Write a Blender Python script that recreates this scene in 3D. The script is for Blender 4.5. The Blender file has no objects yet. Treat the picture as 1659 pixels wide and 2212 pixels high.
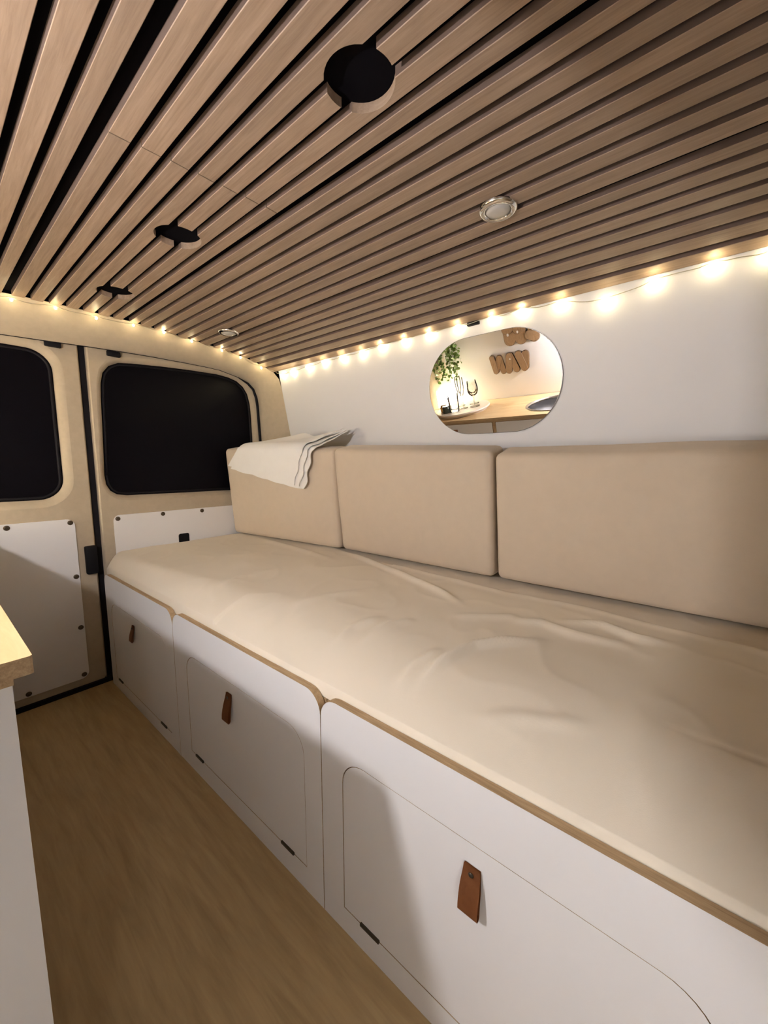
import bpy, bmesh, math, random
from mathutils import Vector, Matrix, noise

random.seed(7)
S = bpy.context.scene
C = S.collection
PI = math.pi

# ------------------------------------------------------------------ camera
FPX = 841.29
cam_d = bpy.data.cameras.new('camera')
cam_d.sensor_fit = 'VERTICAL'
cam_d.sensor_height = 36.0
cam_d.sensor_width = 27.0
cam_d.lens = FPX / 2212 * 36.0
cam_d.clip_start = 0.01
cam = bpy.data.objects.new('camera', cam_d)
C.objects.link(cam)
YAW, PITCH, ROLL = 0.8788, -0.1207, -0.0004
fw = Vector((math.sin(YAW) * math.cos(PITCH), math.cos(YAW) * math.cos(PITCH), math.sin(PITCH)))
rt = Vector((math.cos(YAW), -math.sin(YAW), 0))
up = rt.cross(fw)
r2 = rt * math.cos(ROLL) + up * math.sin(ROLL)
u2 = up * math.cos(ROLL) - rt * math.sin(ROLL)
M = Matrix((r2, u2, -fw)).transposed().to_4x4()
M.translation = Vector((-0.3897, 0.1642, 0.7713))
cam.matrix_world = M
S.camera = cam

# ------------------------------------------------------------------ world, exposure, light levels
w = bpy.data.worlds.new('night')
S.world = w
w.use_nodes = True
w.node_tree.nodes['Background'].inputs[0].default_value = (0.02, 0.022, 0.03, 1)
w.node_tree.nodes['Background'].inputs[1].default_value = 0.05
S.view_settings.view_transform = 'Standard'
S.view_settings.look = 'None'
S.view_settings.exposure = 0.38
S.view_settings.gamma = 1.0
S.view_settings.use_curve_mapping = False
S.cycles.max_bounces = 8
S.cycles.diffuse_bounces = 4
S.cycles.glossy_bounces = 3
S.cycles.transmission_bounces = 6
S.cycles.transparent_max_bounces = 16
S.cycles.caustics_reflective = False
S.cycles.caustics_refractive = False
S.cycles.use_adaptive_sampling = True
S.cycles.adaptive_threshold = 0.2
S.cycles.adaptive_min_samples = 14
S.cycles.sample_clamp_indirect = 4.0
S.cycles.use_denoising = True

WALL_LAMP_W = 18.0      # the wall lamp above the worktop (watts)
FILL_LAMP_W = 5.0       # added fill lamp, low and unseen behind the viewer
BULB_STRENGTH = 125.0    # emission of one fairy-light bulb
PLANT_LAMP_W = 11.0      # small lamp behind the trailing plant

# ------------------------------------------------------------------ helpers
def mat(name, base, rough=0.6, metal=0.0, spec=0.5, sheen=0.0):
    m = bpy.data.materials.new(name)
    m.use_nodes = True
    b = m.node_tree.nodes['Principled BSDF']
    b.inputs['Base Color'].default_value = (*base, 1)
    b.inputs['Roughness'].default_value = rough
    b.inputs['Metallic'].default_value = metal
    b.inputs['Specular IOR Level'].default_value = spec
    if sheen:
        b.inputs['Sheen Weight'].default_value = sheen
    return m

def nd(m, t, **kw):
    n = m.node_tree.nodes.new(t)
    for k, v in kw.items():
        setattr(n, k, v)
    return n

def mottle(m, c1, c2, scale, detail=3.0, bump=0.0, bscale=None, stretch=(1, 1, 1), dist=0.002):
    """soft colour variation of the surface itself plus fine relief"""
    nt = m.node_tree
    b = nt.nodes['Principled BSDF']
    tc = nd(m, 'ShaderNodeTexCoord')
    mp = nd(m, 'ShaderNodeMapping')
    mp.inputs['Scale'].default_value = stretch
    nt.links.new(tc.outputs['Object'], mp.inputs['Vector'])
    n = nd(m, 'ShaderNodeTexNoise')
    n.inputs['Scale'].default_value = scale
    n.inputs['Detail'].default_value = detail
    nt.links.new(mp.outputs[0], n.inputs['Vector'])
    r = nd(m, 'ShaderNodeMix', data_type='RGBA')
    r.inputs[6].default_value = (*c1, 1)
    r.inputs[7].default_value = (*c2, 1)
    nt.links.new(n.outputs['Fac'], r.inputs[0])
    nt.links.new(r.outputs[2], b.inputs['Base Color'])
    if bump:
        n2 = nd(m, 'ShaderNodeTexNoise')
        n2.inputs['Scale'].default_value = bscale or scale * 8
        n2.inputs['Detail'].default_value = 2
        nt.links.new(mp.outputs[0], n2.inputs['Vector'])
        bp = nd(m, 'ShaderNodeBump')
        bp.inputs['Strength'].default_value = bump
        bp.inputs['Distance'].default_value = dist
        nt.links.new(n2.outputs['Fac'], bp.inputs['Height'])
        nt.links.new(bp.outputs[0], b.inputs['Normal'])
    return m

def wood(name, dark, light, stretch, rough=0.5, vary=0.0, wave=0.0, bump=0.15, scale=1.0):
    m = mat(name, light, rough)
    nt = m.node_tree
    b = nt.nodes['Principled BSDF']
    tc = nd(m, 'ShaderNodeTexCoord')
    oi = nd(m, 'ShaderNodeObjectInfo')
    add = nd(m, 'ShaderNodeVectorMath', operation='ADD')
    mul = nd(m, 'ShaderNodeVectorMath', operation='SCALE')
    mul.inputs[0].default_value = (3.1, 17.7, 5.3)
    nt.links.new(oi.outputs['Random'], mul.inputs['Scale'])
    nt.links.new(tc.outputs['Object'], add.inputs[0])
    nt.links.new(mul.outputs[0], add.inputs[1])
    mp = nd(m, 'ShaderNodeMapping')
    mp.inputs['Scale'].default_value = stretch
    nt.links.new(add.outputs[0], mp.inputs['Vector'])
    n = nd(m, 'ShaderNodeTexNoise')
    n.inputs['Scale'].default_value = 14 * scale
    n.inputs['Detail'].default_value = 6
    n.inputs['Roughness'].default_value = 0.65
    n.inputs['Distortion'].default_value = 0.6
    nt.links.new(mp.outputs[0], n.inputs['Vector'])
    n2 = nd(m, 'ShaderNodeTexNoise')
    n2.inputs['Scale'].default_value = 2.2 * scale
    n2.inputs['Detail'].default_value = 3
    n2.inputs['Distortion'].default_value = 2.0 + wave
    nt.links.new(mp.outputs[0], n2.inputs['Vector'])
    mx = nd(m, 'ShaderNodeMath', operation='MULTIPLY_ADD')
    mx.inputs[1].default_value = 0.55
    nt.links.new(n.outputs['Fac'], mx.inputs[0])
    m2 = nd(m, 'ShaderNodeMath', operation='MULTIPLY')
    m2.inputs[1].default_value = 0.45
    nt.links.new(n2.outputs['Fac'], m2.inputs[0])
    nt.links.new(m2.outputs[0], mx.inputs[2])
    cr = nd(m, 'ShaderNodeValToRGB')
    cr.color_ramp.elements[0].position = 0.34
    cr.color_ramp.elements[0].color = (*dark, 1)
    cr.color_ramp.elements[1].position = 0.66
    cr.color_ramp.elements[1].color = (*light, 1)
    nt.links.new(mx.outputs[0], cr.inputs[0])
    out = cr.outputs[0]
    if vary:
        hsv = nd(m, 'ShaderNodeHueSaturation')
        mr = nd(m, 'ShaderNodeMapRange')
        mr.inputs[3].default_value = 1 - vary
        mr.inputs[4].default_value = 1 + vary
        nt.links.new(oi.outputs['Random'], mr.inputs[0])
        nt.links.new(mr.outputs[0], hsv.inputs['Value'])
        nt.links.new(out, hsv.inputs['Color'])
        out = hsv.outputs[0]
    nt.links.new(out, b.inputs['Base Color'])
    if bump:
        bp = nd(m, 'ShaderNodeBump')
        bp.inputs['Strength'].default_value = bump
        bp.inputs['Distance'].default_value = 0.001
        nt.links.new(n.outputs['Fac'], bp.inputs['Height'])
        nt.links.new(bp.outputs[0], b.inputs['Normal'])
    return m

def emis(name, col, strength):
    m = bpy.data.materials.new(name)
    m.use_nodes = True
    b = m.node_tree.nodes['Principled BSDF']
    b.inputs['Base Color'].default_value = (*col, 1)
    b.inputs['Emission Color'].default_value = (*col, 1)
    b.inputs['Emission Strength'].default_value = strength
    return m

def tag(o, label=None, cat=None, group=None, kind=None):
    if label: o['label'] = label
    if cat: o['category'] = cat
    if group: o['group'] = group
    if kind: o['kind'] = kind
    return o

def mesh_obj(name, me, parent=None):
    o = bpy.data.objects.new(name, me)
    C.objects.link(o)
    if parent is not None:
        o.parent = parent
        p = parent
        off = Vector((0, 0, 0))
        while p is not None:
            off += p.location
            p = p.parent
        o.matrix_parent_inverse = Matrix.Translation(-off) if parent.type == 'EMPTY' else Matrix.Identity(4)
    return o

def obj(name, bm, mats, parent=None, smooth=False, angle=None):
    """link a bmesh (in world coordinates) as ONE mesh object"""
    me = bpy.data.meshes.new(name)
    bmesh.ops.recalc_face_normals(bm, faces=bm.faces[:])
    bm.to_mesh(me)
    bm.free()
    for m in (mats if isinstance(mats, (list, tuple)) else [mats]):
        me.materials.append(m)
    if smooth:
        for p in me.polygons:
            p.use_smooth = True
        if angle:
            me.set_sharp_from_angle(angle=math.radians(angle))
    return mesh_obj(name, me, parent)

def thing(name, label, cat, loc=(0, 0, 0), group=None, kind=None):
    o = bpy.data.objects.new(name, None)
    C.objects.link(o)
    o.location = loc
    o.empty_display_size = 0.05
    return tag(o, label, cat, group, kind)

def box(bm, x0, x1, y0, y1, z0, z1, mi=0):
    v = [bm.verts.new((x, y, z)) for x in (x0, x1) for y in (y0, y1) for z in (z0, z1)]
    fs = [(0, 1, 3, 2), (4, 6, 7, 5), (0, 4, 5, 1), (2, 3, 7, 6), (0, 2, 6, 4), (1, 5, 7, 3)]
    out = []
    for f in fs:
        fc = bm.faces.new([v[i] for i in f])
        fc.material_index = mi
        out.append(fc)
    return v, out

def bbox_obj(name, dims, m, parent=None, bevel=0.0, seg=2):
    bm = bmesh.new()
    box(bm, *dims)
    if bevel:
        bmesh.ops.bevel(bm, geom=bm.edges[:], offset=bevel, segments=seg, profile=0.5, affect='EDGES')
    return obj(name, bm, m, parent, smooth=bool(bevel), angle=40)

def tube(bm, pts, r, seg=8, cap=True):
    pts = [Vector(p) for p in pts]
    rings = []
    prev = None
    for i, p in enumerate(pts):
        a = pts[max(i - 1, 0)]
        b = pts[min(i + 1, len(pts) - 1)]
        t = (b - a).normalized()
        ref = prev if prev is not None else (Vector((0, 0, 1)) if abs(t.z) < 0.9 else Vector((1, 0, 0)))
        n = (ref - t * ref.dot(t)).normalized()
        prev = n
        bn = t.cross(n)
        rings.append([bm.verts.new(p + (n * math.cos(2 * PI * k / seg) + bn * math.sin(2 * PI * k / seg)) * r) for k in range(seg)])
    for a, b in zip(rings, rings[1:]):
        for k in range(seg):
            bm.faces.new((a[k], a[(k + 1) % seg], b[(k + 1) % seg], b[k]))
    if cap:
        bm.faces.new(rings[0][::-1])
        bm.faces.new(rings[-1])

def lathe(bm, prof, c, seg=24, flip=1, mi=0):
    """profile of (radius, z) about a vertical axis through c"""
    rings = []
    for r, z in prof:
        if r < 1e-6:
            rings.append([bm.verts.new((c[0], c[1], c[2] + flip * z))])
        else:
            rings.append([bm.verts.new((c[0] + r * math.cos(2 * PI * k / seg), c[1] + r * math.sin(2 * PI * k / seg), c[2] + flip * z)) for k in range(seg)])
    for a, b in zip(rings, rings[1:]):
        for k in range(seg):
            k2 = (k + 1) % seg
            if len(a) == 1 and len(b) == 1:
                continue
            if len(a) == 1:
                f = bm.faces.new((a[0], b[k2], b[k]))
            elif len(b) == 1:
                f = bm.faces.new((a[k], a[k2], b[0]))
            else:
                f = bm.faces.new((a[k], a[k2], b[k2], b[k]))
            f.material_index = mi

def rrect(u0, u1, v0, v1, r, n=6, top=None):
    """rounded rectangle, anticlockwise; r = radius or (bl, br, tr, tl)"""
    rs = r if isinstance(r, (tuple, list)) else (r,) * 4
    out = []
    for (cu, cv, a0), q in zip(((u0, v0, PI), (u1, v0, 1.5 * PI), (u1, v1, 0), (u0, v1, 0.5 * PI)), rs):
        if q < 1e-5:
            out.append((cu, cv))
            continue
        x = cu + q if cu == u0 else cu - q
        y = cv + q if cv == v0 else cv - q
        for k in range(n + 1):
            a = a0 + 0.5 * PI * k / n
            out.append((x + q * math.cos(a), y + q * math.sin(a)))
    return out

def plate(bm, outer, holes, place, thick, mi_face=0, mi_edge=0):
    """flat plate with holes: 2D loops, place(u, v, d) -> 3D, d = 0 front .. thick back"""
    def loop(pts, d):
        vs = [bm.verts.new(place(u, v, d)) for u, v in pts]
        return vs
    for d in (0.0, thick):
        edges = []
        for L in [outer] + holes:
            vs = loop(L, d)
            for i in range(len(vs)):
                edges.append(bm.edges.new((vs[i], vs[(i + 1) % len(vs)])))
        res = bmesh.ops.triangle_fill(bm, edges=edges, use_beauty=True, use_dissolve=False)
        for g in res['geom']:
            if isinstance(g, bmesh.types.BMFace):
                g.material_index = mi_face
    bm.verts.ensure_lookup_table()
    for L in [outer] + holes:
        a = [bm.verts.new(place(u, v, 0)) for u, v in L]
        b = [bm.verts.new(place(u, v, thick)) for u, v in L]
        for i in range(len(a)):
            j = (i + 1) % len(a)
            f = bm.faces.new((a[i], a[j], b[j], b[i]))
            f.material_index = mi_edge
    bmesh.ops.remove_doubles(bm, verts=bm.verts[:], dist=1e-5)

def lerp(a, b, t):
    return a + (b - a) * t

def interp(tab, x):
    if x <= tab[0][0]: return tab[0][1]
    for (x0, y0), (x1, y1) in zip(tab, tab[1:]):
        if x <= x1:
            return lerp(y0, y1, (x - x0) / (x1 - x0))
    return tab[-1][1]

# ------------------------------------------------------------------ materials
M_white = mottle(mat('white_laminate', (0.78, 0.76, 0.75), 0.38), (0.78, 0.765, 0.755), (0.81, 0.795, 0.785), 6, bump=0.03, bscale=300, dist=0.0005)
M_wall = mottle(mat('white_wall_board', (0.80, 0.78, 0.76), 0.5), (0.80, 0.78, 0.765), (0.83, 0.81, 0.795), 4, bump=0.03, bscale=260, dist=0.0005)
M_ply = wood('plywood_edge', (0.30, 0.19, 0.09), (0.55, 0.39, 0.22), (40, 2, 40), 0.6, bump=0.1)
M_worktop = wood('birch_worktop', (0.60, 0.39, 0.18), (0.78, 0.56, 0.30), (6, 0.7, 6), 0.4, bump=0.05)
M_floor = wood('oak_floor', (0.37, 0.255, 0.115), (0.52, 0.375, 0.185), (6, 0.55, 6), 0.5, wave=1.5, bump=0.08)
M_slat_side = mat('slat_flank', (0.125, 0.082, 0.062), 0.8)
M_slat = wood('oak_slat', (0.245, 0.168, 0.112), (0.375, 0.27, 0.19), (22, 1.1, 22), 0.55, vary=0.10, wave=0.6, bump=0.12)
M_felt = mat('black_felt', (0.0025, 0.002, 0.003), 0.95, spec=0.05)
M_carpet = mottle(mat('tan_carpet_lining', (0.47, 0.37, 0.24), 0.95, spec=0.1, sheen=0.2), (0.43, 0.355, 0.255), (0.51, 0.425, 0.31), 60, bump=0.3, bscale=900, dist=0.0015)
M_glass = mat('dark_privacy_glass', (0.004, 0.0035, 0.005), 0.28, spec=0.05)
M_rubber = mat('black_rubber', (0.006, 0.005, 0.007), 0.7, spec=0.2)
M_plastic = mat('black_plastic', (0.005, 0.0045, 0.006), 0.6, spec=0.2)
M_screw = mat('bronze_screw', (0.10, 0.075, 0.05), 0.4, metal=0.7)
M_hinge = mat('dark_bronze_hinge', (0.06, 0.05, 0.035), 0.45, metal=0.6)
M_leather = mottle(mat('tan_leather', (0.30, 0.10, 0.035), 0.5), (0.22, 0.075, 0.025), (0.36, 0.14, 0.05), 60, bump=0.2, bscale=500, dist=0.0008)
M_sheet = mottle(mat('cream_sheet', (0.72, 0.60, 0.44), 0.85, spec=0.2, sheen=0.1), (0.79, 0.70, 0.555), (0.84, 0.75, 0.605), 5, bump=0.12, bscale=700, dist=0.0006)
M_cushion = mottle(mat('beige_upholstery', (0.60, 0.47, 0.33), 0.9, spec=0.15, sheen=0.2), (0.59, 0.485, 0.365), (0.64, 0.525, 0.395), 40, bump=0.25, bscale=900, dist=0.001)
M_towel = mottle(mat('white_muslin', (0.85, 0.82, 0.77), 0.9, spec=0.1, sheen=0.2), (0.84, 0.81, 0.76), (0.88, 0.85, 0.80), 30, bump=0.35, bscale=500, dist=0.001)
M_chrome = mat('chrome', (0.85, 0.84, 0.82), 0.08, metal=1.0)
M_lens = mat('frosted_lens', (0.55, 0.53, 0.50), 0.35)
M_mirror = mat('mirror_silver', (0.96, 0.96, 0.955), 0.006, metal=1.0)
M_mirror_edge = mat('mirror_edge', (0.32, 0.31, 0.31), 0.25, metal=0.5)
M_wire = mat('string_wire', (0.55, 0.50, 0.36), 0.4, metal=0.3)
M_bulb = emis('fairy_bulb', (1.0, 0.83, 0.48), BULB_STRENGTH)
M_letter = wood('letter_veneer', (0.26, 0.155, 0.075), (0.40, 0.26, 0.14), (30, 30, 3), 0.6)
M_letter_edge = mat('letter_edge', (0.10, 0.055, 0.025), 0.7)
M_sink = mat('sink_steel', (0.20, 0.20, 0.21), 0.35, metal=0.9)
M_steel = mat('steel_rim', (0.62, 0.61, 0.60), 0.2, metal=1.0)
M_leaf = mottle(mat('leaf_green', (0.10, 0.17, 0.04), 0.5), (0.10, 0.19, 0.04), (0.24, 0.34, 0.08), 20)
M_stem = mat('stem_green', (0.09, 0.12, 0.03), 0.6)
M_pot = mat('white_pot', (0.75, 0.73, 0.70), 0.4)
M_tray = mottle(mat('pale_stone_tray', (0.72, 0.64, 0.56), 0.4), (0.66, 0.58, 0.50), (0.78, 0.70, 0.62), 25)
M_amber = mat('amber_jar', (0.42, 0.20, 0.03), 0.2)
M_dark_jar = mat('dark_jar', (0.06, 0.07, 0.05), 0.2)
M_cup = bpy.data.materials.new('clear_glass')
M_cup.use_nodes = True
_nt = M_cup.node_tree
_nt.nodes.clear()
_o = nd(M_cup, 'ShaderNodeOutputMaterial')
_mx = nd(M_cup, 'ShaderNodeMixShader')
_tr = nd(M_cup, 'ShaderNodeBsdfTransparent')
_tr.inputs[0].default_value = (0.96, 0.965, 0.96, 1)
_gl = nd(M_cup, 'ShaderNodeBsdfGlossy')
_gl.inputs['Roughness'].default_value = 0.05
_fr = nd(M_cup, 'ShaderNodeFresnel')
_fr.inputs[0].default_value = 1.25
_nt.links.new(_fr.outputs[0], _mx.inputs[0])
_nt.links.new(_tr.outputs[0], _mx.inputs[1])
_nt.links.new(_gl.outputs[0], _mx.inputs[2])
_nt.links.new(_mx.outputs[0], _o.inputs[0])
M_curtain = mottle(mat('beige_curtain', (0.50, 0.42, 0.32), 0.95), (0.47, 0.39, 0.30), (0.54, 0.46, 0.36), 20)
M_lampshell = mat('lamp_black_metal', (0.02, 0.02, 0.02), 0.4, metal=0.5)
M_globe = emis('lamp_globe', (0.98, 0.96, 1.0), 1.0)
M_cube_lamp = emis('cube_lamp_shade', (1.0, 0.88, 0.66), 1.0)

# ------------------------------------------------------------------ room shell
YR, YF = 1.774, -0.95                 # rear doors, front end
TAN = 0.20                            # tumblehome of the side walls
CEIL = [(-0.70, 1.168), (-0.66, 1.180), (-0.60, 1.191), (-0.52, 1.202), (-0.43, 1.211), (-0.34, 1.2175), (-0.261, 1.222), (-0.183, 1.2275),
        (-0.10, 1.2315), (0.0, 1.2335), (0.098, 1.2345), (0.177, 1.2315), (0.256, 1.227), (0.335, 1.2215), (0.42, 1.215), (0.499, 1.208),
        (0.538, 1.2035), (0.578, 1.193), (0.617, 1.180), (0.657, 1.168)]
def cz(x):
    return interp(CEIL, x)
YC = 1.66                             # where the ceiling slats end
def wall_x(z):
    return 0.657 + (1.168 - z) * TAN

# floor
bm = bmesh.new()
box(bm, -0.92, 0.86, YF, YR + 0.03, -0.03, 0.0)
tag(obj('floor', bm, M_floor), 'oak look floor running down the aisle between kitchen and bench', 'floor', kind='structure')

# side wall on the bench side: flat white board leaning inwards at the top
bm = bmesh.new()
def strip(bm, pts0, pts1):
    a = [bm.verts.new(p) for p in pts0]
    b = [bm.verts.new(p) for p in pts1]
    for i in range(len(a) - 1):
        bm.faces.new((a[i], a[i + 1], b[i + 1], b[i]))
    return a, b
def slab(bm, sec, y0, y1):
    """prism: 2D section (x, z) along y"""
    a = [bm.verts.new((x, y0, z)) for x, z in sec]
    b = [bm.verts.new((x, y1, z)) for x, z in sec]
    n = len(sec)
    for i in range(n):
        bm.faces.new((a[i], a[(i + 1) % n], b[(i + 1) % n], b[i]))
    bm.faces.new(a[::-1]); bm.faces.new(b)
slab(bm, [(wall_x(0.0), 0.0), (wall_x(1.176), 1.176), (wall_x(1.176) + 0.012, 1.176), (wall_x(0) + 0.012, 0.0)], YF, 1.62)
tag(obj('wall_right', bm, M_wall), 'white board side wall leaning in above the backrest cushions', 'wall', kind='structure')
bm = bmesh.new()
slab(bm, [(-0.70 - 1.168 * TAN, 0.0), (-0.70 + 0.0016, 1.176), (-0.712, 1.176), (-0.712 - 1.168 * TAN, 0.0)], YF, YR)
tag(obj('wall_left', bm, M_wall), 'white side wall behind the kitchen worktop, seen in the oval mirror', 'wall', kind='structure')
# curtain towards the cab, behind the viewer
bm = bmesh.new()
n = 60
strip(bm, [(lerp(-0.95, 0.9, i / n), YF + 0.02 * math.sin(i * 1.1), 0) for i in range(n + 1)],
      [(lerp(-0.95, 0.9, i / n), YF + 0.02 * math.sin(i * 1.1), 1.26) for i in range(n + 1)])
tag(obj('wall_front', bm, M_curtain, smooth=True), 'beige pleated curtain closing off the cab behind the viewer', 'wall', kind='structure')

# ceiling: black felt backing with a wooden slat for every board
TH = 0.0125
bm = bmesh.new()
xs = [c[0] for c in CEIL]
sec = [(x, cz(x) + TH) for x in xs] + [(x, cz(x) + TH + 0.012) for x in reversed(xs)]
slab(bm, sec, YF, YC)
ceiling = tag(obj('ceiling', bm, M_felt), 'arched ceiling of wooden slats over black felt', 'ceiling', kind='structure')

P, X9 = 0.0395, 0.098
def gap_x(i):
    return X9 + (i - 9) * P + (0.006 if i > 15 else 0) - (0.004 if i < 3 else 0)
def gap_h(i):
    return 0.0102 if i in (-5, 2, 9, 16) else 0.0066
HOLES = [(0.002, 0.527), (0.003, 1.037), (0.008, 1.438)]
HOLE_R = 0.0435
def cutter(cx, cy):
    bm = bmesh.new()
    bmesh.ops.create_cone(bm, cap_ends=True, segments=40, radius1=HOLE_R, radius2=HOLE_R, depth=0.12,
                          matrix=Matrix.Translation((cx, cy, 1.235)))
    me = bpy.data.meshes.new('hole_cutter')
    bm.to_mesh(me); bm.free()
    o = bpy.data.objects.new('hole_cutter', me)
    C.objects.link(o)
    return o
cutters = [cutter(*h) for h in HOLES]
def slat(x0, x1, y0, y1, cut=()):
    z0, z1 = cz(x0), cz(x1)
    c = 0.0007
    sl = (z1 - z0) / (x1 - x0)
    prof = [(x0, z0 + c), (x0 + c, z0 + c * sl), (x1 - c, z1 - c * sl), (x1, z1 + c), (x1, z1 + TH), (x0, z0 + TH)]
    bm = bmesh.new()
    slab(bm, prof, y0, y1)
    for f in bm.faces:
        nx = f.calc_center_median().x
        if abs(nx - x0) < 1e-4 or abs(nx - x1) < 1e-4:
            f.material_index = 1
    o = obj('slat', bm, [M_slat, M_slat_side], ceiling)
    if cut:
        for k in cut:
            md = o.modifiers.new('cut', 'BOOLEAN')
            md.operation = 'DIFFERENCE'
            md.solver = 'EXACT'
            md.object = cutters[k]
        bpy.context.view_layer.update()
        dg = bpy.context.evaluated_depsgraph_get()
        me = bpy.data.meshes.new_from_object(o.evaluated_get(dg))
        o.modifiers.clear()
        old = o.data
        o.data = me
        bpy.data.meshes.remove(old)
    return o
for i in range(-11, 23):
    x0 = gap_x(i) + gap_h(i)
    x1 = gap_x(i + 1) - gap_h(i + 1)
    if i == 22:
        x1 = gap_x(23) - 0.004
    if i == -11:
        x0 = gap_x(i) + 0.004
    if 2 <= i < 9:
        xm = 0.5 * (x0 + x1)
        yb = 0.824 - 0.09 * xm
        hc = 5 <= i <= 7
        slat(x0, x1, YF, yb - 0.0010, (0,) if hc else ())
        slat(x0, x1, yb + 0.0010, YC - 0.004 * random.random(), (1, 2) if hc else ())
    else:
        slat(x0, x1, YF, YC - 0.004 * random.random())
for c_ in cutters:
    me = c_.data
    bpy.data.objects.remove(c_)
    bpy.data.meshes.remove(me)

# ------------------------------------------------------------------ rear end of the van: carpeted frame, two doors
LIP = [(-0.66, 0.30), (-0.655, 0.60), (-0.648, 0.868), (-0.640, 1.03), (-0.62, 1.085), (-0.58, 1.112), (-0.52, 1.124), (-0.40, 1.132), (-0.30, 1.136), (-0.193, 1.141),
       (-0.097, 1.146), (0.0, 1.152), (0.107, 1.157), (0.21, 1.160), (0.317, 1.161), (0.40, 1.161), (0.463, 1.159), (0.545, 1.144), (0.592, 1.128),
       (0.618, 1.106), (0.634, 1.070), (0.639, 1.033), (0.647, 0.868), (0.652, 0.60), (0.655, 0.30), (0.655, 0.0)]
CORNER = {-0.62: (-0.706, 1.636, 1.148), -0.58: (-0.672, 1.650, 1.174), -0.52: (-0.60, 1.657, 1.193),
          0.545: (0.560, 1.659, 1.200), 0.592: (0.622, 1.655, 1.182), 0.618: (0.652, 1.648, 1.168), 0.634: (0.667, 1.634, 1.142)}
def outer_pt(i):
    x, z = LIP[i]
    if x in CORNER:
        return Vector(CORNER[x])
    if abs(x) < 0.54:
        return Vector((x * 1.02, YC, cz(x * 1.02) + 0.004))
    s = 1 if x > 0 else -1
    e = 0.657 if s > 0 else 0.70
    zz = z + 0.05 if z > 1.0 else z
    return Vector((s * (e + (1.168 - zz) * TAN + 0.004), 1.6215, zz))
bm = bmesh.new()
rows = []
PROF = [(0.0, 0.0), (0.25, 0.010), (0.5, 0.014), (0.72, 0.013), (0.9, 0.007), (1.0, 0.0)]
for i in range(len(LIP)):
    o_ = outer_pt(i)
    l_ = Vector((LIP[i][0], 1.742, LIP[i][1]))
    cen = Vector((0.0, 1.70, 0.75))
    inw = (cen - o_.lerp(l_, 0.5)); inw.y = -0.35 * inw.length; inw.normalize()
    row = [bm.verts.new(o_.lerp(l_, t) + inw * b) for t, b in PROF]
    row.append(bm.verts.new(l_ + Vector((0, 0.020, 0)) - Vector((inw.x, 0, inw.z)) * 0.004))
    row.append(bm.verts.new(l_ + Vector((0, 0.055, 0)) - Vector((inw.x, 0, inw.z)) * 0.03))
    rows.append(row)
for a, b in zip(rows, rows[1:]):
    for k in range(len(a) - 1):
        bm.faces.new((a[k], a[k + 1], b[k + 1], b[k]))
tag(obj('trim_1', bm, M_carpet, smooth=True, angle=60), 'tan carpet lined frame around the two rear doors', 'door frame', kind='structure')

bm = bmesh.new()
tube(bm, [(x - 0.003 * (1 if x > 0 else -1) * (1 if z < 1.1 else 0), 1.757, z + (0.006 if abs(x) < 0.56 else -0.001)) for x, z in LIP], 0.0055, 8)
tag(obj('trim_2', bm, M_rubber, smooth=True), 'black rubber seal running round the rear door opening', 'seal', kind='structure')

def yplace(y, sgn=1):
    return lambda u, v, d: Vector((u, y + d * sgn, v))

def offset_loop(pts, d):
    """push a convex-ish loop outwards by d"""
    n = len(pts)
    out = []
    for i in range(n):
        a = Vector(pts[i - 1]); b = Vector(pts[(i + 1) % n])
        t = (b - a).normalized()
        out.append((pts[i][0] + t.y * d, pts[i][1] - t.x * d))
    return out

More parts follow.
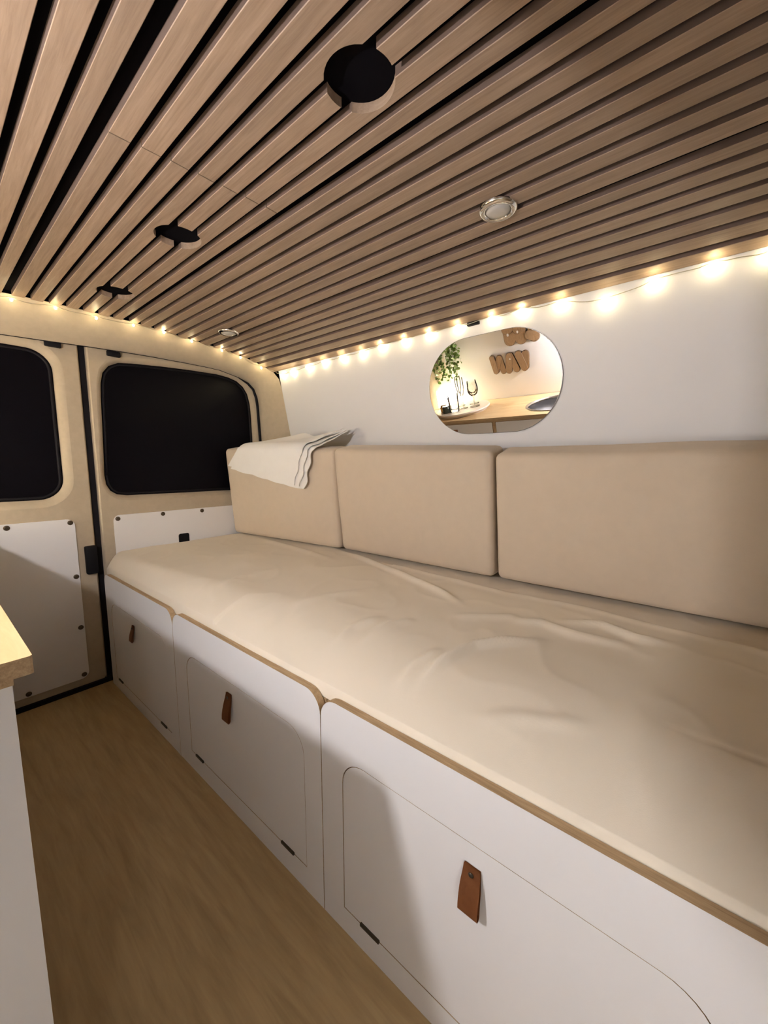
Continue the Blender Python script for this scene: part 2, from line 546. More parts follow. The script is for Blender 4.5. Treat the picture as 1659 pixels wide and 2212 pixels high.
def rear_door(name, x0, x1, win, panel, screws, label, bev_side, rw=1.0):
    dr = thing(name, label, 'door', ((x0 + x1) / 2, YR, 0.0), kind='structure')
    rim = offset_loop(win, 0.024 * rw)
    outer = rrect(x0, x1, 0.012, 1.20, 0.01, 2)
    bm = bmesh.new()
    plate(bm, outer, [rim], yplace(YR), 0.0001)
    bmesh.ops.delete(bm, geom=[f for f in bm.faces if all(v.co.y > YR + 5e-5 for v in f.verts)], context='FACES')
    # rolled surround of the window opening
    prof = [(0.024, 0.0), (0.018, 0.0015), (0.011, 0.006), (0.005, 0.013), (0.0, 0.022)]
    rings = []
    for d, dy in prof:
        L = offset_loop(win, d * rw)
        rings.append([bm.verts.new((u, YR + dy, v)) for u, v in L])
    for a, b in zip(rings, rings[1:]):
        for i in range(len(a)):
            j = (i + 1) % len(a)
            bm.faces.new((a[i], a[j], b[j], b[i]))
    # rolled edges of the door leaf
    for s in (bev_side, -bev_side):
        xe = x1 if s > 0 else x0
        strip(bm, [(xe, YR, 0.012), (xe + s * 0.004, YR + 0.004, 0.012), (xe + s * 0.006, YR + 0.014, 0.012), (xe + s * 0.006, YR + 0.05, 0.012)],
              [(xe, YR, 1.20), (xe + s * 0.004, YR + 0.004, 1.20), (xe + s * 0.006, YR + 0.014, 1.20), (xe + s * 0.006, YR + 0.05, 1.20)])
    bmesh.ops.remove_doubles(bm, verts=bm.verts[:], dist=1e-5)
    obj('door_skin', bm, M_carpet, dr, smooth=True, angle=35)
    # glass and rubber gasket
    bm = bmesh.new()
    plate(bm, win, [], yplace(YR + 0.024), 0.004)
    obj('window_glass', bm, M_glass, dr)
    bm = bmesh.new()
    inner = offset_loop(win, -0.007)
    tube(bm, [(u, YR + 0.0225, v) for u, v in inner] + [(inner[0][0], YR + 0.0225, inner[0][1])], 0.0045, 6)
    obj('window_gasket', bm, M_rubber, dr, smooth=True)
    # white lining panel with screws
    bm = bmesh.new()
    u0, u1, v0, v1, holes = panel
    plate(bm, rrect(u0, u1, v0, v1, 0.022), holes, yplace(YR - 0.005), 0.0045)
    pn = obj('lining_panel', bm, M_white, dr)
    for h in holes:
        bm = bmesh.new()
        plate(bm, h, [], yplace(YR - 0.0012), 0.001)
        obj('handle_recess', bm, M_plastic, pn)
    proto = None
    for sx, sz in screws:
        if proto is None:
            bm = bmesh.new()
            lathe(bm, [(0, 0.0032), (0.0015, 0.003), (0.002, 0.0018), (0.0035, 0.0018), (0.0042, 0.0032), (0.006, 0.0026), (0.0078, 0.0008), (0.0078, 0)], (0, 0, 0), 16)
            o = obj('screw', bm, M_screw, pn, smooth=True, angle=30)
            proto = o
        else:
            o = mesh_obj('screw', proto.data, pn)
        o.location = (sx, YR - 0.005, sz)
        o.rotation_euler = (PI / 2, 0, 0)
    return dr

winL = rrect(-0.64, -0.074, 0.660, 1.127, (0.07, 0.066, 0.062, 0.10), 8)
winR = [(0.041, 0.735), (0.044, 0.703), (0.055, 0.680), (0.074, 0.666), (0.105, 0.661), (0.30, 0.660), (0.49, 0.660), (0.575, 0.661), (0.603, 0.667), (0.620, 0.683), (0.627, 0.712),
        (0.628, 0.80), (0.627, 0.90), (0.625, 0.985), (0.621, 1.045), (0.610, 1.088), (0.590, 1.117), (0.560, 1.137), (0.52, 1.147), (0.47, 1.151), (0.36, 1.148), (0.25, 1.142),
        (0.154, 1.134), (0.110, 1.128), (0.080, 1.112), (0.061, 1.086), (0.053, 1.05), (0.050, 1.0), (0.046, 0.86)]
hole = rrect(0.265, 0.308, 0.442, 0.498, 0.008, 4)
rear_door('door_1', -0.70, -0.012, winL, (-0.66, -0.060, 0.040, 0.594, []),
          [(-0.224, 0.583), (-0.072, 0.582), (-0.070, 0.399), (-0.071, 0.222), (-0.074, 0.054), (-0.218, 0.050), (-0.38, 0.583), (-0.38, 0.050)],
          'left rear door with dark window over a tall white screwed panel', 1)
rear_door('door_2', 0.0185, 0.66, winR, (0.050, 0.610, 0.20, 0.594, [hole]),
          [(0.063, 0.581), (0.213, 0.584), (0.364, 0.583), (0.515, 0.583)],
          'right rear door with dark window, white panel mostly hidden by the bench', -1, 0.72)
d1 = bpy.data.objects['door_1']; d2 = bpy.data.objects['door_2']
bbox_obj('latch', (-0.041, -0.008, YR - 0.016, YR + 0.01, 0.400, 0.497), M_plastic, d1, 0.005)
bbox_obj('centre_seal', (-0.007, 0.0145, YR + 0.014, YR + 0.05, 0.0, 1.20), M_rubber, d1)
bbox_obj('top_catch', (-0.093, -0.052, YR - 0.014, YR, 1.136, 1.155), M_plastic, d1, 0.003)
bbox_obj('top_catch', (0.070, 0.110, YR - 0.014, YR, 1.140, 1.158), M_plastic, d2, 0.003)
bm = bmesh.new()
slab(bm, [(-0.70, 0.0), (0.66, 0.0), (0.66, 0.014), (-0.70, 0.014)], YR - 0.012, YR + 0.02)
tag(obj('trim_3', bm, M_rubber), 'black rubber threshold strip under the rear doors', 'threshold', kind='structure')
# dark outer skin behind the rear doors closes the van
bm = bmesh.new()
box(bm, -0.95, 0.88, YR + 0.052, YR + 0.06, -0.03, 1.27)
tag(obj('wall_back', bm, M_rubber), 'black outer skin behind the rear doors', 'wall', kind='structure')

# ------------------------------------------------------------------ bench units
FZ = 0.400
PT = 0.013
def xplace(x):
    return lambda u, v, d: Vector((x + d, u, v))

def leather_pull(y, ztop, parent, wdt=0.024, length=0.056, out=0.010, twist=0.0):
    """folded leather strap hanging from a screw"""
    bm = bmesh.new()
    n = 10
    prof = []
    for k in range(n + 1):                       # outer layer, top to bottom
        t = k / n
        prof.append((-0.0025 - out * math.sin(t * PI * 0.5) ** 1.5, ztop - length * t))
    xb = prof[-1][0]
    for k in range(1, 6):                        # fold at the bottom
        a = PI * k / 6
        prof.append((xb + 0.0028 * (1 - math.cos(a)), ztop - length - 0.003 * math.sin(a)))
    for k in range(n + 1):                       # inner layer going back up
        t = 1 - k / n
        prof.append((-0.0005 - (out - 0.004) * math.sin(t * PI * 0.5) ** 1.5 * 0.9, ztop - length * t * 0.98))
    rows = []
    for x, z in prof:
        t = (ztop - z) / length
        h = wdt * 0.5 * (0.82 + 0.18 * min(1.0, t * 2.2))
        tw = twist * t
        rows.append([bm.verts.new((x + s * tw, y + s * h, z)) for s in (-1, 1)])
    for a, b in zip(rows, rows[1:]):
        bm.faces.new((a[0], a[1], b[1], b[0]))
    bmesh.ops.solidify(bm, geom=bm.faces[:], thickness=0.0014)
    o = obj('leather_pull', bm, M_leather, parent)
    bm = bmesh.new()
    lathe(bm, [(0, 0.0016), (0.0022, 0.0014), (0.0034, 0.0004), (0.0034, 0)], (0, 0, 0), 12)
    for v in bm.verts:
        v.co = Vector((-0.0048 - v.co.z, y + v.co.x, ztop - 0.009 + v.co.y))
    obj('rivet', bm, M_hinge, o, smooth=True)
    return o

def bench_unit(y0, y1, door, hinges, handle, label, body_y0=None, rad=(0.036, 0.036)):
    g = thing('bench_unit', label, 'bench unit', (0.35, (y0 + y1) / 2, 0), 'storage bench units along the wall')
    dy0, dy1, dz0, dz1 = door
    gp = 0.0011
    hole = rrect(dy0 - gp, dy1 + gp, dz0 - gp, dz1 + gp, (0.0, 0.0, 0.045, 0.045), 8)
    bm = bmesh.new()
    plate(bm, rrect(y0 + 0.0008, y1 - 0.0008, 0.0, FZ, (0, 0, rad[1], rad[0]), 8), [hole], xplace(0.0), PT, 0, 1)
    obj('front_panel', bm, [M_white, M_ply], g)
    bm = bmesh.new()
    plate(bm, rrect(dy0, dy1, dz0, dz1, (0.0, 0.0, 0.045, 0.045), 8), [], xplace(0.0004), PT, 0, 1)
    d = obj('door', bm, [M_white, M_ply], g)
    leather_pull(handle[0], handle[1], d, *handle[2:])
    for h in hinges:
        bbox_obj('hinge', (-0.0028, 0.004, h - 0.0195, h + 0.0195, dz0 - 0.0022, dz0 + 0.0032), M_hinge, g, 0.0008)
    bbox_obj('body', (PT + 0.002, wall_x(0.385) - 0.012, body_y0 if body_y0 is not None else y0 + 0.001, y1 - 0.001, 0.0, 0.385), M_ply, g)
    return g
bench_unit(1.1925, 1.742, (1.245, 1.690, 0.041, 0.309), (1.648, 1.294), (1.483, 0.284, 0.020, 0.048, 0.010, 0.0),
           'white bench unit with leather pull, farthest, beside the rear doors', rad=(0.036, 0.030))
bench_unit(0.6225, 1.1925, (0.669, 1.122, 0.050, 0.3105), (1.078, 0.724), (0.917, 0.287, 0.025, 0.058, 0.011, 0.0),
           'white bench unit with leather pull, middle one of the bench', rad=(0.036, 0.040))
bench_unit(0.052, 0.6225, (0.118, 0.572, 0.046, 0.316), (0.516, 0.17), (0.3475, 0.289, 0.026, 0.056, 0.010, 0.0),
           'white bench unit with leather pull, nearest, cut by the lower frame edge', body_y0=-0.06, rad=(0.040, 0.036))

# ------------------------------------------------------------------ mattress with a creased cream sheet
CREASES = [  # polyline (x, y), height, width
    ([(0.591, 1.186), (0.507, 0.907), (0.425, 0.658), (0.368, 0.552)], 0.006, 0.013),
    ([(0.042, 0.478), (0.124, 0.474), (0.205, 0.456), (0.262, 0.418), (0.327, 0.363)], 0.0085, 0.012),
    ([(0.07, 0.629), (0.193, 0.623), (0.242, 0.601)], 0.004, 0.016),
    ([(0.417, 0.389), (0.457, 0.304), (0.429, 0.239), (0.448, 0.173)], 0.006, 0.014),
    ([(0.03, 0.502), (0.107, 0.507), (0.171, 0.493)], 0.005, 0.012),
    ([(0.039, 0.667), (0.132, 0.679), (0.215, 0.652)], 0.004, 0.014),
    ([(0.518, 1.598), (0.488, 1.285), (0.457, 1.058)], 0.004, 0.018),
    ([(0.36, 0.46), (0.39, 0.40), (0.375, 0.33), (0.395, 0.22)], 0.005, 0.016),
    ([(0.30, 0.56), (0.36, 0.48), (0.40, 0.44)], 0.004, 0.015),
    ([(0.169, 0.19), (0.165, 0.129), (0.158, -0.1)], -0.0012, 0.004),
    ([(0.06, 1.10), (0.18, 1.14), (0.30, 1.13)], 0.003, 0.02),
    ([(0.10, 0.86), (0.22, 0.84), (0.32, 0.79)], 0.003, 0.02),
    ([(0.05, 0.40), (0.09, 0.33), (0.12, 0.25)], 0.003, 0.014),
]
EDGE = [(-0.1, 0.522), (0.063, 0.526), (0.155, 0.530), (0.235, 0.536), (0.366, 0.545), (0.531, 0.535), (0.70, 0.545), (0.786, 0.552), (1.112, 0.575), (1.3, 0.62), (2.0, 0.70)]
def seg_d(px, py, a, b):
    dx, dy = b[0] - a[0], b[1] - a[1]
    t = ((px - a[0]) * dx + (py - a[1]) * dy) / (dx * dx + dy * dy)
    t = max(0.0, min(1.0, t))
    return math.hypot(px - a[0] - t * dx, py - a[1] - t * dy), t
def poly_d(px, py, L):
    best, bt = 9.0, 0
    for i in range(len(L) - 1):
        d, t = seg_d(px, py, L[i], L[i + 1])
        if d < best:
            best, bt = d, (i + t) / (len(L) - 1)
    return best, bt
def mat_z(x, y):
    z = lerp(0.452, 0.468, max(0.0, min(1.0, y / 1.75)))
    # loose border tucked below the cushions: lies lower than the padded top
    e = interp(EDGE, y)
    k = 1 / (1 + math.exp(-(x - e) / 0.006))
    z -= 0.010 * k * (1.0 if y < 1.0 else max(0.0, 1 - (y - 1.0) / 0.3))
    z += 0.005 * math.exp(-((x - e + 0.014) / 0.012) ** 2) * (1.0 if y < 0.9 else 0.3)
    for L, h, wd in CREASES:
        d, t = poly_d(x, y, L)
        if d < wd * 3:
            fade = min(1.0, 3.5 * t + 0.02, 3.5 * (1 - t) + 0.02)
            fade = fade * fade * (3 - 2 * fade)
            z += 1.6 * h * fade * math.exp(-(d / (0.8 * wd)) ** 2)
    z += 0.0035 * noise.noise(Vector((x * 5.5, y * 3.2, 1.7))) + 0.0016 * noise.noise(Vector((x * 14, y * 9, 4.1)))
    rn = 1 - abs(noise.noise(Vector((x * 7 + y * 4, y * 9 - x * 5, 3.3))))
    z += 0.0016 * rn ** 7
    # puckers along the front hem
    f = max(0.0, 1 - (x - 0.015) / 0.09)
    z += 0.0022 * f * noise.noise(Vector((x * 8, y * 38, 8.8)))
    return z
bm = bmesh.new()
NX, NY = 120, 330
Y0, Y1 = -0.055, 1.764
X0, X1 = 0.0155, 0.735
top = []
for j in range(NY + 1):
    y = lerp(Y0, Y1, j / NY)
    row = []
    for i in range(NX + 1):
        s = i / NX
        x = X0 + (X1 - X0) * (s ** 1.25)
        z = mat_z(x, y)
        df = x - X0
        lowf = 0.411 + 0.004 * noise.noise(Vector((0.3, y * 6, 2.2))) + (0.008 if y > 1.0 else 0.0)
        R = lerp(0.17, 0.05, max(0.0, min(1.0, (y - 0.75) / 0.7)))
        if df < R:                                # rounded front edge
            q = 1 - df / R
            z = lerp(z, lowf, q ** 2.1)
        dy_ = Y1 - y
        if dy_ < 0.018:
            q = 1 - dy_ / 0.018
            z -= 0.012 * q ** 2
        row.append(bm.verts.new((x, y, z)))
    top.append(row)
for j in range(NY):
    for i in range(NX):
        bm.faces.new((top[j][i], top[j][i + 1], top[j + 1][i + 1], top[j + 1][i]))
def skirt(vs):
    lo = [bm.verts.new((v.co.x, v.co.y, 0.386)) for v in vs]
    for k in range(len(vs) - 1):
        bm.faces.new((vs[k], vs[k + 1], lo[k + 1], lo[k]))
skirt([r[0] for r in top]); skirt(top[-1]); skirt([r[-1] for r in reversed(top)]); skirt(list(reversed(top[0])))
bmesh.ops.remove_doubles(bm, verts=bm.verts[:], dist=1e-5)
tag(obj('mattress', bm, M_sheet, smooth=True, angle=70), 'long mattress under a creased cream sheet on the storage bench', 'mattress')

# ------------------------------------------------------------------ backrest cushions
def cushion(p0, p1, zb, zt, lean, thick, label, seed):
    """p0 far / p1 near bottom front corner (x, y); zb, zt = (far, near) heights; lean = top offset towards the aisle"""
    a = Vector((p0[0], p0[1], 0)); b = Vector((p1[0], p1[1], 0))
    Lg = (b - a).length
    U = (b - a).normalized()
    N = Vector((U.y, -U.x, 0))
    if N.x < 0: N = -N                               # towards the wall
    bm = bmesh.new()
    nu, nv, nt = 36, 22, 8
    r = 0.017
    H = 1.0
    def soft(t, n, size):
        """parameter with denser samples at the ends"""
        return 0.5 - 0.5 * math.cos(PI * t / n)
    import itertools
    bmesh.ops.create_cube(bm, size=1.0)
    bmesh.ops.subdivide_edges(bm, edges=bm.edges[:], cuts=23, use_grid_fill=True)
    hm = 0.5 * ((zt[0] - zb[0]) + (zt[1] - zb[1]))
    for v in bm.verts:
        q = [0.5 - 0.5 * math.cos(PI * (c + 0.5)) for c in v.co]
        p = Vector((q[0] * Lg, q[1] * thick, q[2] * hm))
        # round the box
        c = Vector((min(max(p.x, r), Lg - r), min(max(p.y, r), thick - r), min(max(p.z, r), hm - r)))
        d = p - c
        if d.length > 1e-7:
            mx = max(abs(d.x), abs(d.y), abs(d.z))
            p = c + d.normalized() * (r if mx > r * 0.999 else mx * (1.0))
        su, sv = p.x / Lg, p.z / hm
        puff = 0.006 * (math.sin(PI * min(max(su, 0), 1)) * math.sin(PI * min(max(sv, 0), 1))) ** 0.5
        puff += 0.0018 * noise.noise(Vector((su * 5, sv * 3, seed)))
        yy = p.y + (-puff if p.y < thick * 0.5 else puff)
        z = lerp(zb[0], zb[1], su) + sv * (lerp(zt[0], zt[1], su) - lerp(zb[0], zb[1], su))
        z += 0.0025 * noise.noise(Vector((su * 4, p.y * 10, seed + 3))) * sv
        z += (p.y / thick) * 0.026 * (lean / 0.05) * sv
        pos = a + U * p.x + N * (yy - lean * sv)
        v.co = Vector((pos.x, pos.y, z))
    o = obj('backrest_cushion', bm, M_cushion, smooth=True)
    return tag(o, label, 'cushion', 'upright cushions against the side wall')
cushion((0.497, 1.762), (0.574, 1.171), (0.474, 0.468), (0.838, 0.826), 0.030, 0.095, 'beige backrest cushion farthest away, with the white cloth draped over it', 1.0)
cushion((0.581, 1.168), (0.618, 0.604), (0.467, 0.457), (0.824, 0.806), 0.042, 0.100, 'beige backrest cushion in the middle, its right end below the oval mirror', 2.0)
cushion((0.622, 0.595), (0.640, -0.055), (0.457, 0.453), (0.798, 0.796), 0.050, 0.088, 'beige backrest cushion on the right, the largest in view', 3.0)

# ------------------------------------------------------------------ folded white cloth over the far cushion
def front_x(y, z):
    t = (1.762 - y) / (1.762 - 1.171)
    zb, zt = lerp(0.474, 0.468, t), lerp(0.838, 0.826, t)
    return lerp(0.497, 0.574, t) - 0.030 * (z - zb) / (zt - zb) - 0.006
TOPZ = lambda y: lerp(0.838, 0.826, (1.762 - y) / 0.591)
bm = bmesh.new()
def towel_layer(lift, yl, yr, dl, dr_, wob, ph):
    """yl / yr: far and near ends; dl / dr_: drop down the cushion's front at each end"""
    nu, nv = 46, 40
    rows = []
    for i in range(nu + 1):
        u = i / nu
        row = []
        for j in range(nv + 1):
            v = j / nv
            drop = lerp(dl, dr_, u ** 0.9) + 0.006 * math.sin(u * 9 + ph)
            far = lerp(yl[0], yl[1], v); near = lerp(yr[0], yr[1], v) + wob * math.sin(v * 26 + ph) * (0.4 + 0.6 * v)
            y = lerp(far, near, u)
            s = v * (0.115 + drop)                 # path length from the back edge of the cushion
            th = TOPZ(y) + lift + 0.010
            flat = 0.100
            if s < flat:
                x = front_x(y, TOPZ(y)) + 0.012 + (flat - s)
                z = th + 0.024 * (flat - s) / flat + 0.030 * max(0.0, (u - 0.72) / 0.28) ** 2 * ((flat - s) / flat) + 0.014 * math.sin(u * 6.0) ** 2 * (flat - s) / flat
            else:
                q = s - flat
                rr = 0.020
                if q < rr * PI / 2:
                    a = q / rr
                    x = front_x(y, TOPZ(y)) + 0.012 - math.sin(a) * (rr + lift)
                    z = th - rr + math.cos(a) * rr
                else:
                    z = th - rr - (q - rr * PI / 2)
                    x = front_x(y, z) - 0.008 - lift - 0.004
            w_ = noise.noise(Vector((y * 9 + ph, s * 16, lift * 90 + ph)))
            z += 0.003 * w_ * (1 if s < flat + 0.03 else 0.3)
            x -= 0.004 * abs(w_)
            row.append(bm.verts.new((x, y, z)))
        rows.append(row)
    fs = []
    for a, b in zip(rows, rows[1:]):
        for k in range(nv):
            fs.append(bm.faces.new((a[k], a[k + 1], b[k + 1], b[k])))
    return fs
lay = []
lay.append(towel_layer(0.000, (1.47, 1.685), (1.195, 1.292), 0.085, 0.150, 0.006, 0.3))
lay.append(towel_layer(0.007, (1.475, 1.690), (1.200, 1.308), 0.088, 0.154, 0.005, 1.7))
lay.append(towel_layer(0.014, (1.48, 1.695), (1.215, 1.330), 0.090, 0.156, 0.004, 3.1))
bmesh.ops.recalc_face_normals(bm, faces=bm.faces[:])
bmesh.ops.solidify(bm, geom=bm.faces[:], thickness=0.0028)
tag(obj('folded_cloth', bm, M_towel, smooth=True, angle=60), 'folded white muslin cloth draped over the far backrest cushion', 'cloth')

# ------------------------------------------------------------------ oval mirror on the side wall
MC = Vector((wall_x(0.999), 0.667, 0.999))
cs, sn = 1 / math.sqrt(1 + TAN * TAN), TAN / math.sqrt(1 + TAN * TAN)
V_UP = Vector((-sn, 0, cs))
V_N = Vector((-cs, 0, -sn))
def mplace(off):
    return lambda u, v, d: MC + Vector((0, 1, 0)) * u + V_UP * v + V_N * (off - d)
HW, HH = 0.200, 0.137
L = rrect(-HW, HW, -HH, HH, HH - 0.001, 20)
mir = thing('oval_mirror', 'frameless pill-shaped mirror on the white side wall', 'mirror', tuple(MC))
bm = bmesh.new()
plate(bm, L, [], mplace(0.0050), 0.0048, 0, 0)
obj('backing', bm, M_mirror_edge, mir, smooth=False)
bm = bmesh.new()
plate(bm, offset_loop(L, -0.0012), [], mplace(0.0056), 0.0007, 0, 0)
obj('mirror_glass', bm, M_mirror, mir)
bbox_obj('top_clip', (0.650, 0.664, 0.686, 0.722, 1.160, 1.170), M_plastic, mir, 0.002)

# ------------------------------------------------------------------ fairy lights along the ceiling edge
strg = thing('string_lights', 'warm white fairy lights strung along the ceiling edge at the back and side', 'string lights', (0.65, 1.64, 1.16))
REAR = [(-0.27, 1.206), (-0.176, 1.211), (-0.083, 1.217), (0.014, 1.216), (0.115, 1.221), (0.207, 1.222), (0.301, 1.215), (0.415, 1.208), (0.492, 1.197), (0.586, 1.174)]
SIDE = [(1.585, 1.147), (1.515, 1.151), (1.417, 1.154), (1.322, 1.158), (1.221, 1.158), (1.125, 1.158), (1.037, 1.163), (0.94, 1.163), (0.846, 1.164), (0.749, 1.163), (0.646, 1.163),
        (0.564, 1.164), (0.47, 1.158), (0.372, 1.139), (0.282, 1.155), (0.187, 1.159), (0.105, 1.153)]
bulbs = [Vector((x, 1.640, z)) for x, z in REAR] + [Vector((0.642, y, z)) for y, z in SIDE]
bm = bmesh.new()
pts = []
for a, b in zip(bulbs, bulbs[1:]):
    for k in range(8):
        t = k / 8
        p = a.lerp(b, t)
        p.z += -0.005 * math.sin(PI * t) + 0.002 * math.sin(7 * (a.x + a.y) + 5 * t) * math.sin(PI * t)
        if p.x > 0.6: p.x = 0.644 + 0.002 * math.sin(9 * t)
        pts.append(p + Vector((0, 0, 0.0055)))
pts.append(bulbs[-1] + Vector((0, 0, 0.0055)))
tube(bm, pts, 0.0009, 5)
obj('wire', bm, M_wire, strg, smooth=True)
bm = bmesh.new()
bmesh.ops.create_icosphere(bm, subdivisions=1, radius=0.0034)
for v in bm.verts: v.co.z *= 1.15
b0 = obj('bulb', bm, M_bulb, strg, smooth=True)
b0.location = bulbs[0]
for p in bulbs[1:]:
    mesh_obj('bulb', b0.data, strg).location = p

# ------------------------------------------------------------------ recessed downlights (switched off)
def downlight(x, y, label):
    z = cz(x) - 0.0006
    t = thing('downlight', label, 'ceiling light', (x, y, z), 'recessed ceiling spots')
    bm = bmesh.new()
    lathe(bm, [(0.0335, -0.001), (0.0335, 0.0015), (0.0310, 0.0042), (0.0280, 0.0055), (0.0235, 0.0050), (0.0222, 0.0030), (0.0215, -0.004)], (x, y, z), 40, -1)
    obj('rim', bm, M_chrome, t, smooth=True)
    bm = bmesh.new()
    lathe(bm, [(0.0222, 0.0010), (0.019, 0.0046), (0.012, 0.0064), (0.0, 0.0070)], (x, y, z), 40, -1)
    obj('lens', bm, M_lens, t, smooth=True)
downlight(0.319, 0.488, 'chrome ringed ceiling spot nearer to the viewer, above the oval mirror')
downlight(0.346, 1.462, 'small chrome ringed ceiling spot close to the rear doors')

# ------------------------------------------------------------------ kitchen block on the left
KX, KY, KZ = -0.340, 0.583, 0.615
bm = bmesh.new()
sx, sy, sr = -0.560, 0.855, 0.158
circ = [(sx + sr * math.cos(2 * PI * k / 48), sy + sr * math.sin(2 * PI * k / 48)) for k in range(48)]
plate(bm, rrect(-0.806, KX, KY, YR - 0.05, 0.002, 1), [circ], lambda u, v, d: Vector((u, v, KZ - d)), 0.0155, 0, 1)
tag(obj('worktop', bm, [M_worktop, M_ply]), 'pale birch worktop with bare plywood edge, left of the aisle', 'worktop')
kc = thing('kitchen_cabinet', 'white kitchen cabinet below the birch worktop', 'cabinet', (-0.58, 1.1, 0))
bm = bmesh.new()
box(bm, -0.800, -0.3725, KY + 0.016, KY + 0.030, 0.0, 0.598)
box(bm, -0.3725, -0.3525, KY + 0.016, KY + 0.030, 0.0, 0.588)
obj('end_panel', bm, M_white, kc)
bbox_obj('top_rail', (-0.372, -0.3515, KY + 0.0155, YR - 0.06, 0.588, 0.5990), M_ply, kc)
bbox_obj('body', (-0.790, -0.372, KY + 0.032, YR - 0.06, 0.0, 0.490), M_ply, kc)
def kdoor(y0, y1):
    bm = bmesh.new()
    plate(bm, rrect(y0, y1, 0.03, 0.586, 0.004, 2), [], xplace(-0.3535), 0.015, 0, 1)
    bmesh.ops.recalc_face_normals(bm, faces=bm.faces[:])
    for v in bm.verts: v.co.x = -0.3535 - (v.co.x + 0.3535)
    return obj('cabinet_door', bm, [M_white, M_ply], kc)
kd1 = kdoor(KY + 0.032, 1.139)
kd2 = kdoor(1.162, YR - 0.07)
bbox_obj('divider', (-0.375, -0.3545, 1.1415, 1.1595, 0.02, 0.588), M_ply, kc)
bm = bmesh.new()
box(bm, -0.3535, -0.345, 1.392, 1.418, 0.500, 0.556)
bmesh.ops.bevel(bm, geom=bm.edges[:], offset=0.0015, segments=1, affect='EDGES')
obj('leather_pull', bm, M_leather, kd2)
# round sink
sk = thing('round_sink', 'round steel sink let into the birch worktop, at the mirror image right edge', 'sink', (sx, sy, KZ))
bm = bmesh.new()
lathe(bm, [(sr - 0.002, -0.006), (sr - 0.006, -0.03), (sr - 0.018, -0.075), (sr - 0.05, -0.092), (0.02, -0.095), (0.0, -0.098)], (sx, sy, KZ), 48)
obj('bowl', bm, M_sink, sk, smooth=True)
bm = bmesh.new()
lathe(bm, [(sr - 0.004, -0.008), (sr - 0.003, 0.003), (sr + 0.003, 0.0045), (sr + 0.010, 0.0035), (sr + 0.012, 0.0004)], (sx, sy, KZ), 48)
obj('rim', bm, M_steel, sk, smooth=True)

# tray, glasses and jars at the far end of the worktop
TX, TY = -0.555, 1.445
ZT = KZ + 0.0255
bm = bmesh.new()
lathe(bm, [(0, 0.0), (0.158, 0.0), (0.160, 0.004), (0.160, 0.012), (0.173, 0.013), (0.176, 0.018), (0.173, 0.025), (0.165, 0.025), (0.160, 0.0235), (0.0, 0.0235)], (TX, TY, KZ + 0.0004), 56)
tag(obj('round_tray', bm, M_tray, smooth=True, angle=40), 'round pale serving tray on the worktop, seen in the mirror', 'tray')
ZT = KZ + 0.0241
def glass(name, prof, x, y, label, cat, grp):
    bm = bmesh.new()
    lathe(bm, prof, (x, y, ZT), 28)
    return tag(obj(name, bm, M_cup, smooth=True, angle=70), label, cat, grp)
WINE = [(0, 0.0), (0.030, 0.0), (0.031, 0.002), (0.008, 0.005), (0.0035, 0.010), (0.0032, 0.060), (0.010, 0.067), (0.026, 0.080), (0.034, 0.100), (0.034, 0.120), (0.029, 0.150),
        (0.0278, 0.150), (0.0325, 0.120), (0.0325, 0.100), (0.025, 0.082), (0.010, 0.070), (0.0, 0.068)]
FLUTE = [(0, 0.0), (0.026, 0.0), (0.027, 0.002), (0.007, 0.005), (0.003, 0.010), (0.003, 0.070), (0.009, 0.082), (0.018, 0.120), (0.020, 0.160), (0.018, 0.195), (0.0168, 0.195), (0.0188, 0.160), (0.0168, 0.120), (0.008, 0.084), (0.0, 0.080)]
TUMB = [(0, 0.0), (0.028, 0.0), (0.030, 0.003), (0.035, 0.095), (0.0335, 0.095), (0.0287, 0.008), (0.0, 0.007)]
glass('wine_glass', WINE, TX - 0.010, TY - 0.085, 'clear wine glass nearest the sink on the round tray', 'glass', 'glasses on the tray')
glass('wine_glass', WINE, TX - 0.085, TY - 0.045, 'clear wine glass at the back of the round tray', 'glass', 'glasses on the tray')
glass('champagne_flute', FLUTE, TX + 0.015, TY - 0.018, 'tall clear flute in the middle of the round tray', 'glass', 'glasses on the tray')
glass('champagne_flute', FLUTE, TX - 0.062, TY + 0.040, 'tall clear flute near the trailing plant on the tray', 'glass', 'glasses on the tray')
glass('tumbler', TUMB, TX + 0.085, TY + 0.012, 'clear tumbler at the aisle side of the round tray', 'glass', 'glasses on the tray')
glass('tumbler', TUMB, TX - 0.005, TY + 0.060, 'clear tumbler behind the two small jars on the tray', 'glass', 'glasses on the tray')
bm = bmesh.new()
lathe(bm, [(0, 0.0), (0.021, 0.0), (0.023, 0.003), (0.023, 0.036), (0.020, 0.041), (0.020, 0.047), (0.0, 0.047)], (TX + 0.052, TY + 0.108, ZT), 24)
tag(obj('amber_jar', bm, M_amber, smooth=True, angle=40), 'small amber jar on the round tray by the plant', 'jar')
bm = bmesh.new()
lathe(bm, [(0, 0.0), (0.023, 0.0), (0.025, 0.003), (0.025, 0.032), (0.022, 0.036), (0.022, 0.044), (0.0, 0.044)], (TX + 0.092, TY + 0.068, ZT), 24)
tag(obj('dark_jar', bm, M_dark_jar, smooth=True, angle=40), 'small dark green jar on the round tray by the amber jar', 'jar')

